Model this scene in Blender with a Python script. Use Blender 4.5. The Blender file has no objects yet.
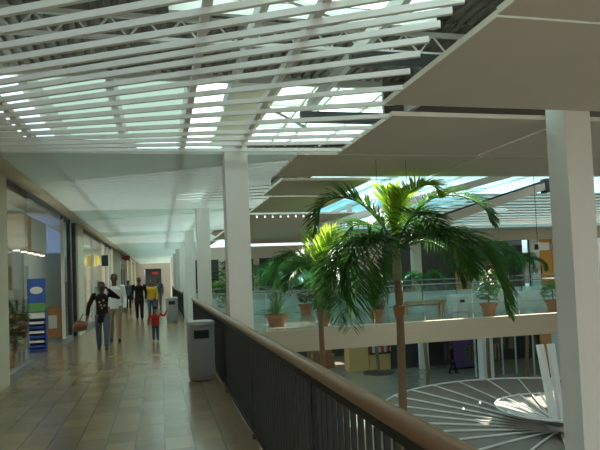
import bpy, bmesh, math, random
from mathutils import Vector, Matrix
random.seed(7)
R = math.radians
SC = bpy.context.scene
COL = SC.collection

# ------------------------------------------------------------------ materials
def nodemat(name):
    m = bpy.data.materials.new(name); m.use_nodes = True
    nt = m.node_tree; return m, nt, nt.nodes['Principled BSDF']

def mat(name, col, rough=0.6, metal=0.0, var=0.08, scale=6.0, bump=0.0, spec=0.5, emit=None, es=0.0):
    m, nt, b = nodemat(name)
    b.inputs['Roughness'].default_value = rough
    b.inputs['Metallic'].default_value = metal
    b.inputs['Specular IOR Level'].default_value = spec
    tc = nt.nodes.new('ShaderNodeTexCoord'); n = nt.nodes.new('ShaderNodeTexNoise')
    n.inputs['Scale'].default_value = scale; n.inputs['Detail'].default_value = 4
    nt.links.new(tc.outputs['Object'], n.inputs['Vector'])
    mx = nt.nodes.new('ShaderNodeMix'); mx.data_type = 'RGBA'
    mx.inputs['A'].default_value = (*[c*(1-var) for c in col], 1)
    mx.inputs['B'].default_value = (*[min(1, c*(1+var)) for c in col], 1)
    nt.links.new(n.outputs['Fac'], mx.inputs['Factor'])
    nt.links.new(mx.outputs['Result'], b.inputs['Base Color'])
    if bump:
        bp = nt.nodes.new('ShaderNodeBump'); bp.inputs['Strength'].default_value = bump
        bp.inputs['Distance'].default_value = 0.01
        nt.links.new(n.outputs['Fac'], bp.inputs['Height']); nt.links.new(bp.outputs['Normal'], b.inputs['Normal'])
    if emit:
        b.inputs['Emission Color'].default_value = (*emit, 1); b.inputs['Emission Strength'].default_value = es
    return m

def glassmat(name, tint=(0.9, 0.97, 0.95), refl=0.12, white=0.0):
    m = bpy.data.materials.new(name); m.use_nodes = True; nt = m.node_tree; nt.nodes.clear()
    o = nt.nodes.new('ShaderNodeOutputMaterial'); t = nt.nodes.new('ShaderNodeBsdfTransparent')
    g = nt.nodes.new('ShaderNodeBsdfGlossy'); g.inputs['Roughness'].default_value = 0.02
    t.inputs['Color'].default_value = (*tint, 1)
    lw = nt.nodes.new('ShaderNodeLayerWeight'); lw.inputs['Blend'].default_value = .5
    pw = nt.nodes.new('ShaderNodeMath'); pw.operation = 'POWER'; pw.inputs[1].default_value = 4
    ma = nt.nodes.new('ShaderNodeMath'); ma.operation = 'MULTIPLY_ADD'; ma.inputs[1].default_value = refl*3; ma.inputs[2].default_value = .025
    nt.links.new(lw.outputs['Facing'], pw.inputs[0]); nt.links.new(pw.outputs[0], ma.inputs[0])
    mx = nt.nodes.new('ShaderNodeMixShader')
    nt.links.new(ma.outputs[0], mx.inputs[0]); nt.links.new(t.outputs[0], mx.inputs[1]); nt.links.new(g.outputs[0], mx.inputs[2])
    last = mx
    if white:
        d = nt.nodes.new('ShaderNodeBsdfDiffuse'); d.inputs['Color'].default_value = (.85, .92, .92, 1)
        m2 = nt.nodes.new('ShaderNodeMixShader'); m2.inputs[0].default_value = white
        nt.links.new(mx.outputs[0], m2.inputs[1]); nt.links.new(d.outputs[0], m2.inputs[2]); last = m2
    nt.links.new(last.outputs[0], o.inputs['Surface'])
    return m

def leafmat(name, c1, c2, trans=0.45):
    m = bpy.data.materials.new(name); m.use_nodes = True; nt = m.node_tree
    b = nt.nodes['Principled BSDF']; o = nt.nodes['Material Output']
    b.inputs['Roughness'].default_value = 0.38
    tc = nt.nodes.new('ShaderNodeTexCoord'); n = nt.nodes.new('ShaderNodeTexNoise'); n.inputs['Scale'].default_value = 5
    nt.links.new(tc.outputs['Object'], n.inputs['Vector'])
    mx = nt.nodes.new('ShaderNodeMix'); mx.data_type = 'RGBA'
    mx.inputs['A'].default_value = (*c1, 1); mx.inputs['B'].default_value = (*c2, 1)
    nt.links.new(n.outputs['Fac'], mx.inputs['Factor']); nt.links.new(mx.outputs['Result'], b.inputs['Base Color'])
    t = nt.nodes.new('ShaderNodeBsdfTranslucent'); nt.links.new(mx.outputs['Result'], t.inputs['Color'])
    ms = nt.nodes.new('ShaderNodeMixShader'); ms.inputs[0].default_value = trans
    nt.links.new(b.outputs[0], ms.inputs[1]); nt.links.new(t.outputs[0], ms.inputs[2]); nt.links.new(ms.outputs[0], o.inputs['Surface'])
    return m

def tilemat(name, c1, c2, mortar, bw, bh, rough, ms=0.006, offset=0.5, swap=True):
    m, nt, b = nodemat(name)
    tc = nt.nodes.new('ShaderNodeTexCoord'); mp = nt.nodes.new('ShaderNodeMapping')
    if swap: mp.inputs['Rotation'].default_value = (0, 0, R(90))
    br = nt.nodes.new('ShaderNodeTexBrick'); br.inputs['Scale'].default_value = 1
    br.inputs['Brick Width'].default_value = bw; br.inputs['Row Height'].default_value = bh
    br.inputs['Mortar Size'].default_value = ms; br.offset = offset
    br.inputs['Color1'].default_value = (*c1, 1); br.inputs['Color2'].default_value = (*c2, 1); br.inputs['Mortar'].default_value = (*mortar, 1)
    nt.links.new(tc.outputs['Object'], mp.inputs['Vector']); nt.links.new(mp.outputs[0], br.inputs['Vector'])
    n = nt.nodes.new('ShaderNodeTexNoise'); n.inputs['Scale'].default_value = 2.2; n.inputs['Detail'].default_value = 5
    nt.links.new(tc.outputs['Object'], n.inputs['Vector'])
    mx = nt.nodes.new('ShaderNodeMix'); mx.data_type = 'RGBA'; mx.blend_type = 'MULTIPLY'; mx.inputs['Factor'].default_value = .45
    nt.links.new(br.outputs['Color'], mx.inputs['A']); nt.links.new(n.outputs['Color'], mx.inputs['B'])
    cr = nt.nodes.new('ShaderNodeValToRGB'); cr.color_ramp.elements[0].color = (.6, .58, .55, 1); cr.color_ramp.elements[1].color = (1.25, 1.22, 1.15, 1)
    nt.links.new(n.outputs['Fac'], cr.inputs[0]); nt.links.new(cr.outputs[0], mx.inputs['B'])
    nt.links.new(mx.outputs['Result'], b.inputs['Base Color'])
    b.inputs['Roughness'].default_value = rough
    bp = nt.nodes.new('ShaderNodeBump'); bp.inputs['Strength'].default_value = .04; bp.inputs['Distance'].default_value = .003
    nt.links.new(br.outputs['Fac'], bp.inputs['Height']); bp.invert = True
    nt.links.new(bp.outputs[0], b.inputs['Normal'])
    return m

M = dict(
    floor=tilemat('beige_tile', (.36, .255, .145), (.26, .195, .12), (.14, .105, .07), .42, .28, .21, .004),
    gfloor=tilemat('stone_tile', (.36, .32, .26), (.31, .28, .23), (.2, .18, .15), .6, .6, .16, offset=0.0),
    edge=mat('tan_border', (.30, .22, .13), .2, var=.12, scale=9),
    slat=mat('white_slat', (.86, .87, .86), .5, var=.03),
    panel=mat('warm_panel', (.66, .60, .52), .75, var=.04, scale=2),
    white=mat('white_paint', (.82, .83, .80), .55, var=.03),
    ceil=mat('ceiling_paint', (.80, .83, .81), .6, var=.03),
    column=mat('column_paint', (.74, .74, .71), .5, var=.03),
    cream=mat('cream_plaster', (.74, .68, .54), .6, var=.05),
    fascia=mat('slab_fascia', (.58, .49, .36), .65, var=.04, scale=2),
    deck=mat('metal_deck', (.20, .18, .15), .55, metal=.1, var=.1),
    steel=mat('white_steel', (.72, .72, .68), .45, var=.05),
    darksteel=mat('dark_steel', (.05, .055, .055), .4, metal=.2, var=.1),
    bar=mat('painted_bar', (.018, .021, .018), .6, var=.1),
    wood=mat('rail_wood', (.30, .155, .08), .28, var=.2, scale=14),
    pine=mat('kiosk_wood', (.62, .40, .16), .45, var=.12, scale=8),
    bench=mat('bench_wood', (.52, .25, .10), .5, var=.15, scale=12),
    terra=mat('terracotta', (.50, .19, .08), .7, var=.15, scale=12),
    soil=mat('soil', (.06, .04, .025), .95, var=.3, scale=30, bump=.5),
    bin=mat('bin_grey', (.27, .27, .28), .45, var=.06, scale=20),
    binlid=mat('bin_lid', (.42, .42, .43), .4, var=.04),
    black=mat('black_void', (.012, .012, .012), .7, var=.1),
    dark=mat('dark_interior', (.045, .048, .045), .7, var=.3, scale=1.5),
    trunk=mat('palm_trunk', (.21, .14, .08), .85, var=.3, scale=16, bump=.6),
    shaft=mat('crown_shaft', (.22, .25, .11), .45, var=.2, scale=9),
    fiber=mat('dry_fibre', (.32, .16, .06), .9, var=.35, scale=25, bump=.8),
    leaf=leafmat('palm_leaf', (.045, .14, .03), (.10, .25, .045)),
    leafy=leafmat('sunlit_young_leaf', (.42, .62, .08), (.55, .70, .13), .65),  # sunlit brightness of the young fronds put into the leaf colour
    leafd=leafmat('dark_leaf', (.03, .11, .025), (.07, .18, .04), .35),
    bush=leafmat('bush_leaf', (.09, .25, .04), (.17, .34, .07), .4),
    glass=glassmat('shop_glass', (.92, .97, .95), .16),
    clear=glassmat('rail_glass', (.86, .94, .92), .08, .02),
    frost=glassmat('frosted_glass', (.85, .9, .9), .1, .4),
    frostsky=None,
    sky=glassmat('skylight_glass', (.62, .9, .95), .1),
    wallfar=mat('plain_wall', (.42, .40, .36), .7, var=.05, scale=1),
    orange=mat('orange_paint', (.75, .30, .03), .5, var=.06),
    blue=mat('blue_print', (.03, .10, .42), .4, var=.08),
    navy=mat('navy_print', (.025, .05, .2), .4, var=.08),
    green=mat('green_print', (.12, .32, .10), .4, var=.08),
    paper=mat('white_paper', (.75, .76, .74), .6, var=.03),
    sign=mat('blue_sign_face', (.28, .42, .72), .4, var=.04, emit=(.45, .62, 1.0), es=.22),
    yellow=mat('yellow_sign', (.8, .6, .08), .4, var=.04, emit=(1, .75, .2), es=.35),
    red=mat('red_sign', (.5, .05, .05), .5, var=.08),
    brown=mat('brown_wood', (.24, .11, .05), .5, var=.2, scale=10),
    peach=mat('shop_plaster', (.60, .40, .24), .7, var=.06),
    teal=mat('shop_wall', (.42, .50, .46), .6, var=.12, scale=1.2),
    purple=mat('purple_wall', (.16, .09, .26), .6, var=.1),
    drape=mat('pale_drape', (.52, .40, .36), .8, var=.12),
    lamp=mat('lamp_glow', (1, .95, .85), .5, var=0, emit=(1, .86, .62), es=4),
    lampw=mat('bulb_glow', (1, 1, 1), .5, var=0, emit=(1, .97, .9), es=1.2),
    fabric=mat('canopy_fabric', (.24, .22, .19), .8, var=.08, scale=3),
    innerfab=mat('inner_fabric', (.45, .44, .41), .8, var=.08, scale=3),
    skin=mat('dark_skin', (.10, .05, .03), .5, var=.08),
    skinl=mat('brown_skin', (.24, .13, .085), .5, var=.08),
    hair=mat('black_hair', (.012, .010, .009), .6, var=.2, scale=40),
    shirt=mat('white_shirt', (.78, .80, .82), .8, var=.04),
    khaki=mat('khaki_cotton', (.30, .235, .15), .85, var=.08),
    denim=mat('blue_denim', (.075, .11, .17), .85, var=.15, scale=20),
    jacket=mat('black_cloth', (.018, .016, .016), .8, spec=.15, var=.15),
    brownj=mat('dark_brown_cloth', (.020, .013, .011), .8, spec=.15, var=.15),
    yellowc=mat('yellow_cloth', (.72, .42, .02), .8, var=.06),
    redc=mat('red_cloth', (.50, .02, .02), .8, var=.06),
    greyc=mat('slate_cloth', (.09, .10, .13), .8, spec=.15, var=.1),
    leather=mat('brown_leather', (.17, .085, .04), .5, var=.15, scale=15),
    shoe=mat('dark_shoe', (.02, .018, .016), .5, var=.1),
    shoew=mat('pale_shoe', (.6, .6, .62), .5, var=.1),
)

def frostmat(name, col):
    m = bpy.data.materials.new(name); m.use_nodes = True; nt = m.node_tree; nt.nodes.clear()
    o = nt.nodes.new('ShaderNodeOutputMaterial'); t = nt.nodes.new('ShaderNodeBsdfTranslucent'); t.inputs['Color'].default_value = (*col, 1)
    n = nt.nodes.new('ShaderNodeTexNoise'); n.inputs['Scale'].default_value = 1.3
    r = nt.nodes.new('ShaderNodeBsdfRefraction'); r.inputs['IOR'].default_value = 1.0; r.inputs['Roughness'].default_value = .6; r.inputs['Color'].default_value = (*col, 1)
    mx = nt.nodes.new('ShaderNodeMixShader'); mx.inputs[0].default_value = .0
    nt.links.new(t.outputs[0], mx.inputs[1]); nt.links.new(r.outputs[0], mx.inputs[2]); nt.links.new(mx.outputs[0], o.inputs['Surface'])
    return m
def transceil(name, col, f):
    m = frostmat(name, col); nt = m.node_tree; mx = [n for n in nt.nodes if n.type == 'MIX_SHADER'][0]
    d = nt.nodes.new('ShaderNodeBsdfDiffuse'); d.inputs['Color'].default_value = (*col, 1)
    for l in list(mx.inputs[2].links): nt.links.remove(l)
    nt.links.new(d.outputs[0], mx.inputs[2]); mx.inputs[0].default_value = 1-f; return m
M['transceil'] = transceil('translucent_ceiling', (.84, .88, .86), .5)
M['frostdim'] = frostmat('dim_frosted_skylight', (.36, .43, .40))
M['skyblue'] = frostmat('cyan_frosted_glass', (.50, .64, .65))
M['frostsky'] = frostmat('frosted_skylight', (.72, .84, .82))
# ------------------------------------------------------------------ mesh helpers
class MB:
    def __init__(s): s.v = []; s.f = []
    def add(s, vs, fs):
        o = len(s.v); s.v += [tuple(v) for v in vs]; s.f += [tuple(i+o for i in f) for f in fs]; return s
    def box(s, x0, x1, y0, y1, z0, z1):
        return s.add([(x0,y0,z0),(x1,y0,z0),(x1,y1,z0),(x0,y1,z0),(x0,y0,z1),(x1,y0,z1),(x1,y1,z1),(x0,y1,z1)],
                     [(3,2,1,0),(4,5,6,7),(0,1,5,4),(1,2,6,5),(2,3,7,6),(3,0,4,7)])
    def beam(s, a, b, w, h, up=(0,0,1)):
        a, b = Vector(a), Vector(b); d = (b-a).normalized(); u = Vector(up)
        r = d.cross(u)
        if r.length < 1e-4: r = d.cross(Vector((1,0,0)))
        r.normalize(); u = r.cross(d); vs = []
        for p in (a, b):
            for i, j in ((-1,-1),(1,-1),(1,1),(-1,1)): vs.append(p+r*i*w/2+u*j*h/2)
        return s.add(vs, [(3,2,1,0),(4,5,6,7),(0,1,5,4),(1,2,6,5),(2,3,7,6),(3,0,4,7)])
    def tube(s, pts, rad, n=10, cap=True, flat=1.0):
        pts = [Vector(p) for p in pts]; k = len(pts)
        if not hasattr(rad, '__len__'): rad = [rad]*k
        vs = []; prev = None
        for i, p in enumerate(pts):
            d = (pts[min(i+1,k-1)]-pts[max(i-1,0)]).normalized()
            if prev is None:
                a = Vector((1,0,0)) if abs(d.x) < .9 else Vector((0,1,0))
            else: a = prev
            a = (a-d*a.dot(d)).normalized(); prev = a; b = d.cross(a)
            for j in range(n):
                t = 2*math.pi*j/n; vs.append(p+(a*math.cos(t)+b*math.sin(t)*flat)*rad[i])
        fs = [(i*n+j, i*n+(j+1)%n, (i+1)*n+(j+1)%n, (i+1)*n+j) for i in range(k-1) for j in range(n)]
        if cap: fs += [tuple(reversed(range(n))), tuple(range((k-1)*n, k*n))]
        return s.add(vs, fs)
    def lathe(s, prof, n=20, c=(0,0,0), sx=1, sy=1):
        vs = []; k = len(prof)
        for r, z in prof:
            for j in range(n):
                t = 2*math.pi*j/n; vs.append((c[0]+r*sx*math.cos(t), c[1]+r*sy*math.sin(t), c[2]+z))
        fs = [(i*n+j, i*n+(j+1)%n, (i+1)*n+(j+1)%n, (i+1)*n+j) for i in range(k-1) for j in range(n)]
        fs += [tuple(reversed(range(n))), tuple(range((k-1)*n, k*n))]
        return s.add(vs, fs)
    def ell(s, c, r, n=14, m=9):
        prof = [(max(1e-3, math.sin(math.pi*i/m)), -math.cos(math.pi*i/m)*r[2]) for i in range(m+1)]
        return s.lathe(prof, n, c, r[0], r[1])
    def prism(s, poly, z0, z1):
        n = len(poly)
        return s.add([(x,y,z0) for x,y in poly]+[(x,y,z1) for x,y in poly],
                     [tuple(reversed(range(n))), tuple(range(n,2*n))]+[(i,(i+1)%n,(i+1)%n+n,i+n) for i in range(n)])
    def build(s, name, m, parent=None, smooth=False, bevel=0, loc=None):
        me = bpy.data.meshes.new(name); me.from_pydata(s.v, [], s.f); me.update()
        bm = bmesh.new(); bm.from_mesh(me); bmesh.ops.recalc_face_normals(bm, faces=bm.faces); bm.to_mesh(me); bm.free()
        me.materials.append(M[m] if isinstance(m, str) else m)
        if smooth:
            for p in me.polygons: p.use_smooth = True
        o = bpy.data.objects.new(name, me); COL.objects.link(o)
        if parent: o.parent = parent
        if loc: o.location = loc
        if bevel:
            b = o.modifiers.new('bevel', 'BEVEL'); b.width = bevel; b.segments = 2; b.limit_method = 'ANGLE'
        return o

def tag(o, label, cat, group=None, kind=None):
    if label: o['label'] = label
    if cat: o['category'] = cat
    if group: o['group'] = group
    if kind: o['kind'] = kind
    return o
def thing(name, label, cat, loc=(0,0,0), rz=0, group=None):
    o = bpy.data.objects.new(name, None); o.empty_display_size = .1; COL.objects.link(o)
    o.location = loc; o.rotation_euler = (0,0,rz); return tag(o, label, cat, group)
def struct(o): o['kind'] = 'structure'; return o
def copy_tree(root, loc=None, rz=None, label=None):
    r = root.copy(); COL.objects.link(r)
    if loc: r.location = loc
    if rz is not None: r.rotation_euler = (0,0,rz)
    if label: r['label'] = label
    for ch in list(root.children):
        c = ch.copy(); COL.objects.link(c); c.parent = r
        for g in list(ch.children):
            d = g.copy(); COL.objects.link(d); d.parent = c
    return r
ORD = ['first','second','third','fourth','fifth','sixth','seventh','eighth','ninth','tenth','eleventh','twelfth','thirteenth',
       'fourteenth','fifteenth','sixteenth','seventeenth','eighteenth','nineteenth','twentieth']

# ------------------------------------------------------------------ setting: floors and slabs
G = -4.4
struct(MB().box(-2.42, .70, -2, 62, -.3, 0).build('floor', 'floor'))
struct(MB().box(.70, .905, -2, 16.25, -.3, .001).build('trim_1', 'edge'))
struct(MB().box(.70, .905, 23.55, 62, -.3, .001).build('trim_2', 'edge'))
struct(MB().box(-2.42, .905, -2, 62, -.62, -.302).build('floor_slab', 'fascia'))
struct(MB().box(-8, 45, -6, 60, G-.2, G).build('floor_ground', 'gfloor'))
# bridge at the far side of the atrium
struct(MB().box(.906, 26, 16.3, 23.5, -.25, 0).build('floor_bridge', 'gfloor'))
struct(MB().box(.70, .905, 16.25, 23.55, -.3, .0).build('floor_threshold', 'floor'))
struct(MB().box(.906, 26, 16.22, 23.58, -.62, -.252).build('trim_3', 'fascia'))
struct(MB().box(.906, 26, 16.24, 16.5, -.25, .012).build('trim_4', 'fascia'))
struct(MB().box(15, 40, 28.6, 44, -.4, 0).build('floor_far', 'gfloor'))

struct(MB().box(-8, 46, -8.3, -8, G, 6).build('wall_block_behind', 'wallfar'))  # unseen wall added to block open sky behind the camera
struct(MB().box(45, 45.3, -8, 60, G, 4.2).build('wall_block_right', 'wallfar'))  # added out of view, keeps sky light from the right side out
struct(MB().box(9, 45, -8, -1, 0, .3).build('floor_behind', 'wallfar'))
struct(MB().box(14, 45, -1, 10, -.4, 0).build('floor_right', 'wallfar'))
# ------------------------------------------------------------------ columns
def column(x0, x1, y0, y1, z0, z1, label, grp=None):
    t = thing('column', label, 'column', ((x0+x1)/2, (y0+y1)/2, z0), 0, grp)
    a, b = (x1-x0)/2, (y1-y0)/2
    MB().box(-a, a, -b, b, 0, z1-z0).build('shaft', 'column', t, bevel=.008)
    return t
cl = ['square white column nearest the camera along the dark balcony railing', 'second white column along the walkway edge, behind the grey litter bin',
      'third white column along the walkway, at the mouth of the bridge', 'fourth white column along the walkway, beside the far litter bin',
      'fifth white column along the walkway edge', 'sixth white column along the walkway edge', 'seventh white column along the walkway edge', 'farthest white column along the walkway edge']
for i in range(8):
    y = 7.95+6.48*i
    column(.91, 1.235, y, y+.33, G, 3.46, cl[i], 'white columns along the walkway')
t = column(4.45, 4.785, 5.53, 5.86, G, 3.55, 'large white column in the atrium at the right of the picture')
MB().box(-.175, .175, -.172, .172, 3.6, 3.62).build('joint_band', 'steel', t)

# ------------------------------------------------------------------ slatted ceiling
ZS = 3.30
base = [(5.76,1.96,3.30),(6.0,1.96,3.46),(6.2,1.98,3.67),(6.42,2.02,3.93),(6.63,2.08,4.21),(6.82,2.17,4.60),(7.01,2.29,5.03),(7.18,2.40,5.50),
        (7.39,2.53,5.99),(7.58,2.64,6.48),(7.76,2.70,6.87),(7.90,2.73,7.25),(8.03,2.71,7.72)]
base = [(5.76-.24*k, 1.96, 3.30-.24*k) for k in (6,5,4,3,2,1)] + base
slat_mesh = {}
where = ['over the nearest bay of the walkway', 'in the second bay of the walkway', 'in the third bay of the walkway', 'in the fourth bay of the walkway']
for bay in range(4):
    for k, (yl, xr, yr) in enumerate(base):
        t = (-2.0+2.5)/(xr+2.5); y0 = yl+(yr-yl)*t
        a = Vector((-2.0, y0, ZS+.023)); b = Vector((xr, yr, ZS+.023))
        if bay == 0:
            mb = MB().beam(Vector((0,0,0)), b-a, .032, .046); slat_mesh[k] = mb.build('ceiling_slat', 'slat')
            o = slat_mesh[k]
        else:
            o = slat_mesh[k].copy(); COL.objects.link(o)
        o.location = a+Vector((0, 6.48*bay, 0))
        tag(o, 'white ceiling slat, %s from the near end of the fan %s' % (ORD[k], where[bay]), 'ceiling slat', 'fanned ceiling slats '+where[bay])
# solid white part of every bay, and the closed ceiling of the far bays
for bay in range(-1, 9):
    o = 8.0+6.48*bay
    if bay < 3 and bay >= 0:
        poly = [(-2.02, o+.1), (2.55, o+.02), (2.0, o+.26), (-2.02, o+2.62)]
        MBp = MB().prism(poly, ZS+.012, ZS+.07)
    elif bay < 0:
        poly = [(-2.02, -2), (2.0, -2), (2.0, 1.75), (-2.02, 4.1)]; MBp = MB().prism(poly, ZS+.012, ZS+.07)
    else:
        MBp = MB().box(-2.02, 2.4, o+.1, o+6.5, ZS+.012, ZS+.07)
    struct(MBp.build('ceiling_panel', 'transceil'))
# slat carriers (runners above the slats)
for x, w in ((-1.45, 0), (.35, 0), (1.1, 0)):
    o = MB().box(x-.03, x+.03, 1.2, 34, ZS+.047, ZS+.11).build('ceiling_runner', 'steel'); struct(o)
# hangers
# ------------------------------------------------------------------ big warm panels over the atrium
pl = []
def ceiling_panel(x0, x1, y0, y1, label, z=ZS, grp='large flat ceiling panels over the atrium', tilt=0):
    t = thing('hanging_ceiling_panel', label, 'ceiling panel', ((x0+x1)/2, (y0+y1)/2, z), 0, grp)
    a, b = (x1-x0)/2, (y1-y0)/2
    MB().box(-a, a, -b, b, 0, .05).build('board', 'panel', t)
    MB().box(-a-.012, -a, -b, b, 0, .05).build('edge_trim', 'cream', t)
    t.rotation_euler = (0, tilt, 0)
    return t
ceiling_panel(2.28, 7.3, -1.0, 3.42, 'warm grey ceiling panel filling the top right corner of the picture')
ceiling_panel(2.30, 7.3, 3.455, 5.50, 'warm grey ceiling panel over the atrium, just above the large right column')
ceiling_panel(2.55, 4.75, 5.89, 7.94, 'warm grey ceiling panel behind the large column, left of the diagonal joint')
ceiling_panel(4.82, 8.9, 5.89, 7.94, 'warm grey ceiling panel behind the large column, right of the diagonal joint')
ceiling_panel(1.98, 4.86, 7.975, 9.78, 'warm grey ceiling panel above the near palm, left of the diagonal joint')
ceiling_panel(4.93, 9.2, 7.975, 9.78, 'warm grey ceiling panel right of the near palm with a wire hanging below')
ceiling_panel(2.2, 3.9, 10.2, 12.2, 'pale ceiling panel with a bright streak, above the arching left palm frond')
ceiling_panel(2.4, 4.2, 12.35, 15.5, 'ceiling panel beyond the first column, in front of the row of bulbs')
ceiling_panel(2.4, 5.6, 16.0, 26.5, 'broad ceiling panel over the bridge, behind the row of bulbs')

# row of small bulbs on a white track
t = thing('track_light', 'white track with a row of small bulbs under the ceiling panel', 'track light', (2.3, 15.72, 3.28))
MB().box(0, 2.1, -.04, .04, 0, .09).build('track', 'white', t)
for k in range(9):
    h = MB().tube([(.12+.22*k, 0, 0), (.12+.22*k, 0, -.05)], .02, 8).build('socket', 'white', t)
    MB().ell((.12+.22*k, 0, -.07), (.026, .026, .03), 10, 6).build('bulb', 'lampw', h, smooth=True)

# ------------------------------------------------------------------ roof deck with skylight openings
ZR = 5.0
def deck(x0, x1, y0, y1, name='roof_deck', z=ZR, m='deck'):
    mb = MB(); xs = []; x = x0; k = 0
    prof = [(0, 0), (.07, 0), (.09, .05), (.15, .05), (.17, 0)]
    while x < x1:
        for dx, dz in prof[:-1]:
            xs.append((min(x+dx, x1), dz))
        x += .17
    xs.append((x1, 0))
    vs = [(a, y0, z+b) for a, b in xs]+[(a, y1, z+b) for a, b in xs]; n = len(xs)
    vs += [(x0, y0, z+.12), (x1, y0, z+.12), (x0, y1, z+.12), (x1, y1, z+.12)]
    fs = [(i, i+1, n+i+1, n+i) for i in range(n-1)]+[(2*n, 2*n+1, 2*n+3, 2*n+2)]
    mb.add(vs, fs)
    return struct(mb.build(name, m))
deck(-2.6, .2, -2, 5.6); deck(.2, 4.2, -2, .6); deck(.2, 4.2, 3.0, 5.6); deck(4.2, 9.5, -2, 5.6)
struct(MB().box(.2, 4.2, .6, 3.0, 5.13, 5.15).build('skylight_pane', 'frostsky'))  # unseen pane added to light the near faces of the slats
struct(MB().box(-2.6, 5.2, 9.66, 9.74, 4.88, 5.08).build('roof_beam', 'steel')); struct(MB().box(.2, 3.8, 7.14, 7.22, 4.9, 5.08).build('roof_beam', 'steel'))
deck(-2.6, .2, 5.6, 7.2); deck(3.8, 9.5, 5.6, 7.2)
deck(-2.6, 9.5, 7.2, 9.7)
struct(MB().box(1.36, 2.26, 9.7, 15, 4.98, 5.17).build('roof_panel', 'cream')); deck(1.9, 5.3, 15, 62); deck(-2.6, -.5, 15, 62, m='steel')  # panel thickened and right deck widened to block stray sun
for x in (-2.0, -.7, .6): struct(MB().box(x-.06, x+.06, 9.7, 15, 4.7, 5.1).build('roof_beam', 'steel'))
struct(MB().box(-8, -2.4, 9, 62, 4.0, 4.1).build('roof_shops', 'white'))
# open web joists and purlins
def joist(y, x0, x1, z=4.62):
    t = thing('roof_joist', None, None, (0, y, z)); struct(t)
    MB().box(x0, x1, -.03, .03, .28, .34).build('top_chord', 'steel', t)
    MB().box(x0, x1, -.03, .03, 0, .05).build('bottom_chord', 'steel', t)
    mb = MB(); x = x0; up = True
    while x+.22 < x1:
        a = (x, 0, .03 if up else .3); b = (x+.22, 0, .3 if up else .03); mb.beam(a, b, .022, .022, (0,1,0)); x += .22; up = not up
    mb.build('web', 'steel', t); return t
for y in (5.35, 7.45): joist(y, -2.5, 4.6)
for y in (3.6, 5.66, 7.9):
    o = MB().box(2.0, 9.3, y-.05, y+.05, 3.75, 3.9).build('roof_beam', 'darksteel'); struct(o)
for x, y0, y1 in ((2.6, 2, 9.6), (1.15, 3, 9.6), (4.4, 2, 9.6)):
    struct(MB().box(x-.04, x+.04, y0, y1, 4.4, 4.58).build('roof_purlin', 'steel'))
for k in range(9):   # braces in the gap behind the panel above the large column
    x = 2.75+.55*k
    struct(MB().beam((x, 5.7, 3.42), (x+(.4 if k % 2 else -.05), 5.75, 3.95), .035, .035).build('hanger_brace', 'steel' if k % 2 else 'darksteel'))
struct(MB().box(4.0, 12, 9.64, 9.72, 3.4, 5.2).build('gap_dark_backing', 'deck'))  # added so the gap between panels shows dark instead of sky
# mullions in the skylights
for x0, x1, y0, y1 in ((.2, 3.8, 5.6, 7.2), (.75, 1.38, 9.7, 15), (2.25, 5.2, 9.7, 15), (-.5, 1.9, 15, 62)):
    struct(MB().box(x0, x1, y0, y1, 5.13, 5.15).build('skylight_pane', 'frostsky'))
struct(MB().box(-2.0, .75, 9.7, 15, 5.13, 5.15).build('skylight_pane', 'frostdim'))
for x in (2.9, 3.35, 4.3): struct(MB().box(x-.025, x+.025, 9.7, 15, 5.02, 5.1).build('skylight_mullion', 'steel'))
for y in (11.4, 13.1): struct(MB().box(2.25, 5.2, y-.025, y+.025, 5.02, 5.1).build('skylight_mullion', 'steel'))
struct(MB().beam((.4, 5.9, 4.85), (2.6, 7.1, 4.85), .06, .06).build('roof_brace', 'steel'))
struct(MB().beam((1.6, 9.9, 4.7), (2.6, 9.9, 4.2), .04, .04).build('roof_brace', 'steel'))

# atrium roof (unseen, added to block sun; slots placed for the sun patches)
ZA = 5.25
def roofgrid(x0, x1, y0, y1, holes, z=ZA, m='white'):
    xs = sorted({x0, x1} | {min(max(v, x0), x1) for h in holes for v in h[:2]}); ys = sorted({y0, y1} | {min(max(v, y0), y1) for h in holes for v in h[2:]})
    mb = MB()
    for i in range(len(xs)-1):
        for j in range(len(ys)-1):
            cx, cy = (xs[i]+xs[i+1])/2, (ys[j]+ys[j+1])/2
            if any(h[0] < cx < h[1] and h[2] < cy < h[3] for h in holes): continue
            mb.box(xs[i], xs[i+1], ys[j], ys[j+1], z, z+.1)
    return struct(mb.build('roof_sun_mask' if m == 'white' else 'skylight_pane', m))
SUN_H = [(5.3, 8.0, 10.2, 13.4), (5.3, 8.2, 13.9, 17.2), (11.8, 18.5, 19.3, 19.78), (15.2, 17.8, 18.0, 18.9), (13.2, 14.6, 17.0, 17.5)]
roofgrid(5.2, 45, 9.7, 19.9, SUN_H)
roofgrid(5.3, 32, 19.9, 26, [(7.2, 9.2, 20.1, 20.5), (7.2, 9.2, 20.8, 21.2), (7.2, 9.2, 21.5, 21.9)], m='skyblue')  # frosting holds back direct sun; slots placed for sun bars on the bridge
struct(MB().box(9.4, 45, 4, 9.7, 5.25, 5.35).build('roof_block_right', 'white')); struct(MB().box(20, 45, -8, 4, 5.25, 5.35).build('roof_block_right', 'white'))  # unseen roofs added against stray sky light, corner left open for bounce
struct(MB().box(-8, -2, -8, -2, 5.0, 5.1).build('roof_block_behind', 'white'))  # unseen roof piece, cut back to let light in behind the camera
roofgrid(15.5, 40, 26.0, 45, [(19.2, 21.6, 32.6, 33.3), (20.0, 22.5, 33.8, 34.4), (18.4, 20, 42, 43.2)])  # unseen roof, slots placed for sun patches on the ground floor
# skylight framing bars over the bridge
for x in (9, 12, 15, 18): struct(MB().box(x-.04, x+.04, 19.6, 26, 5.3, 5.42).build('skylight_bar', 'darksteel'))

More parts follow.
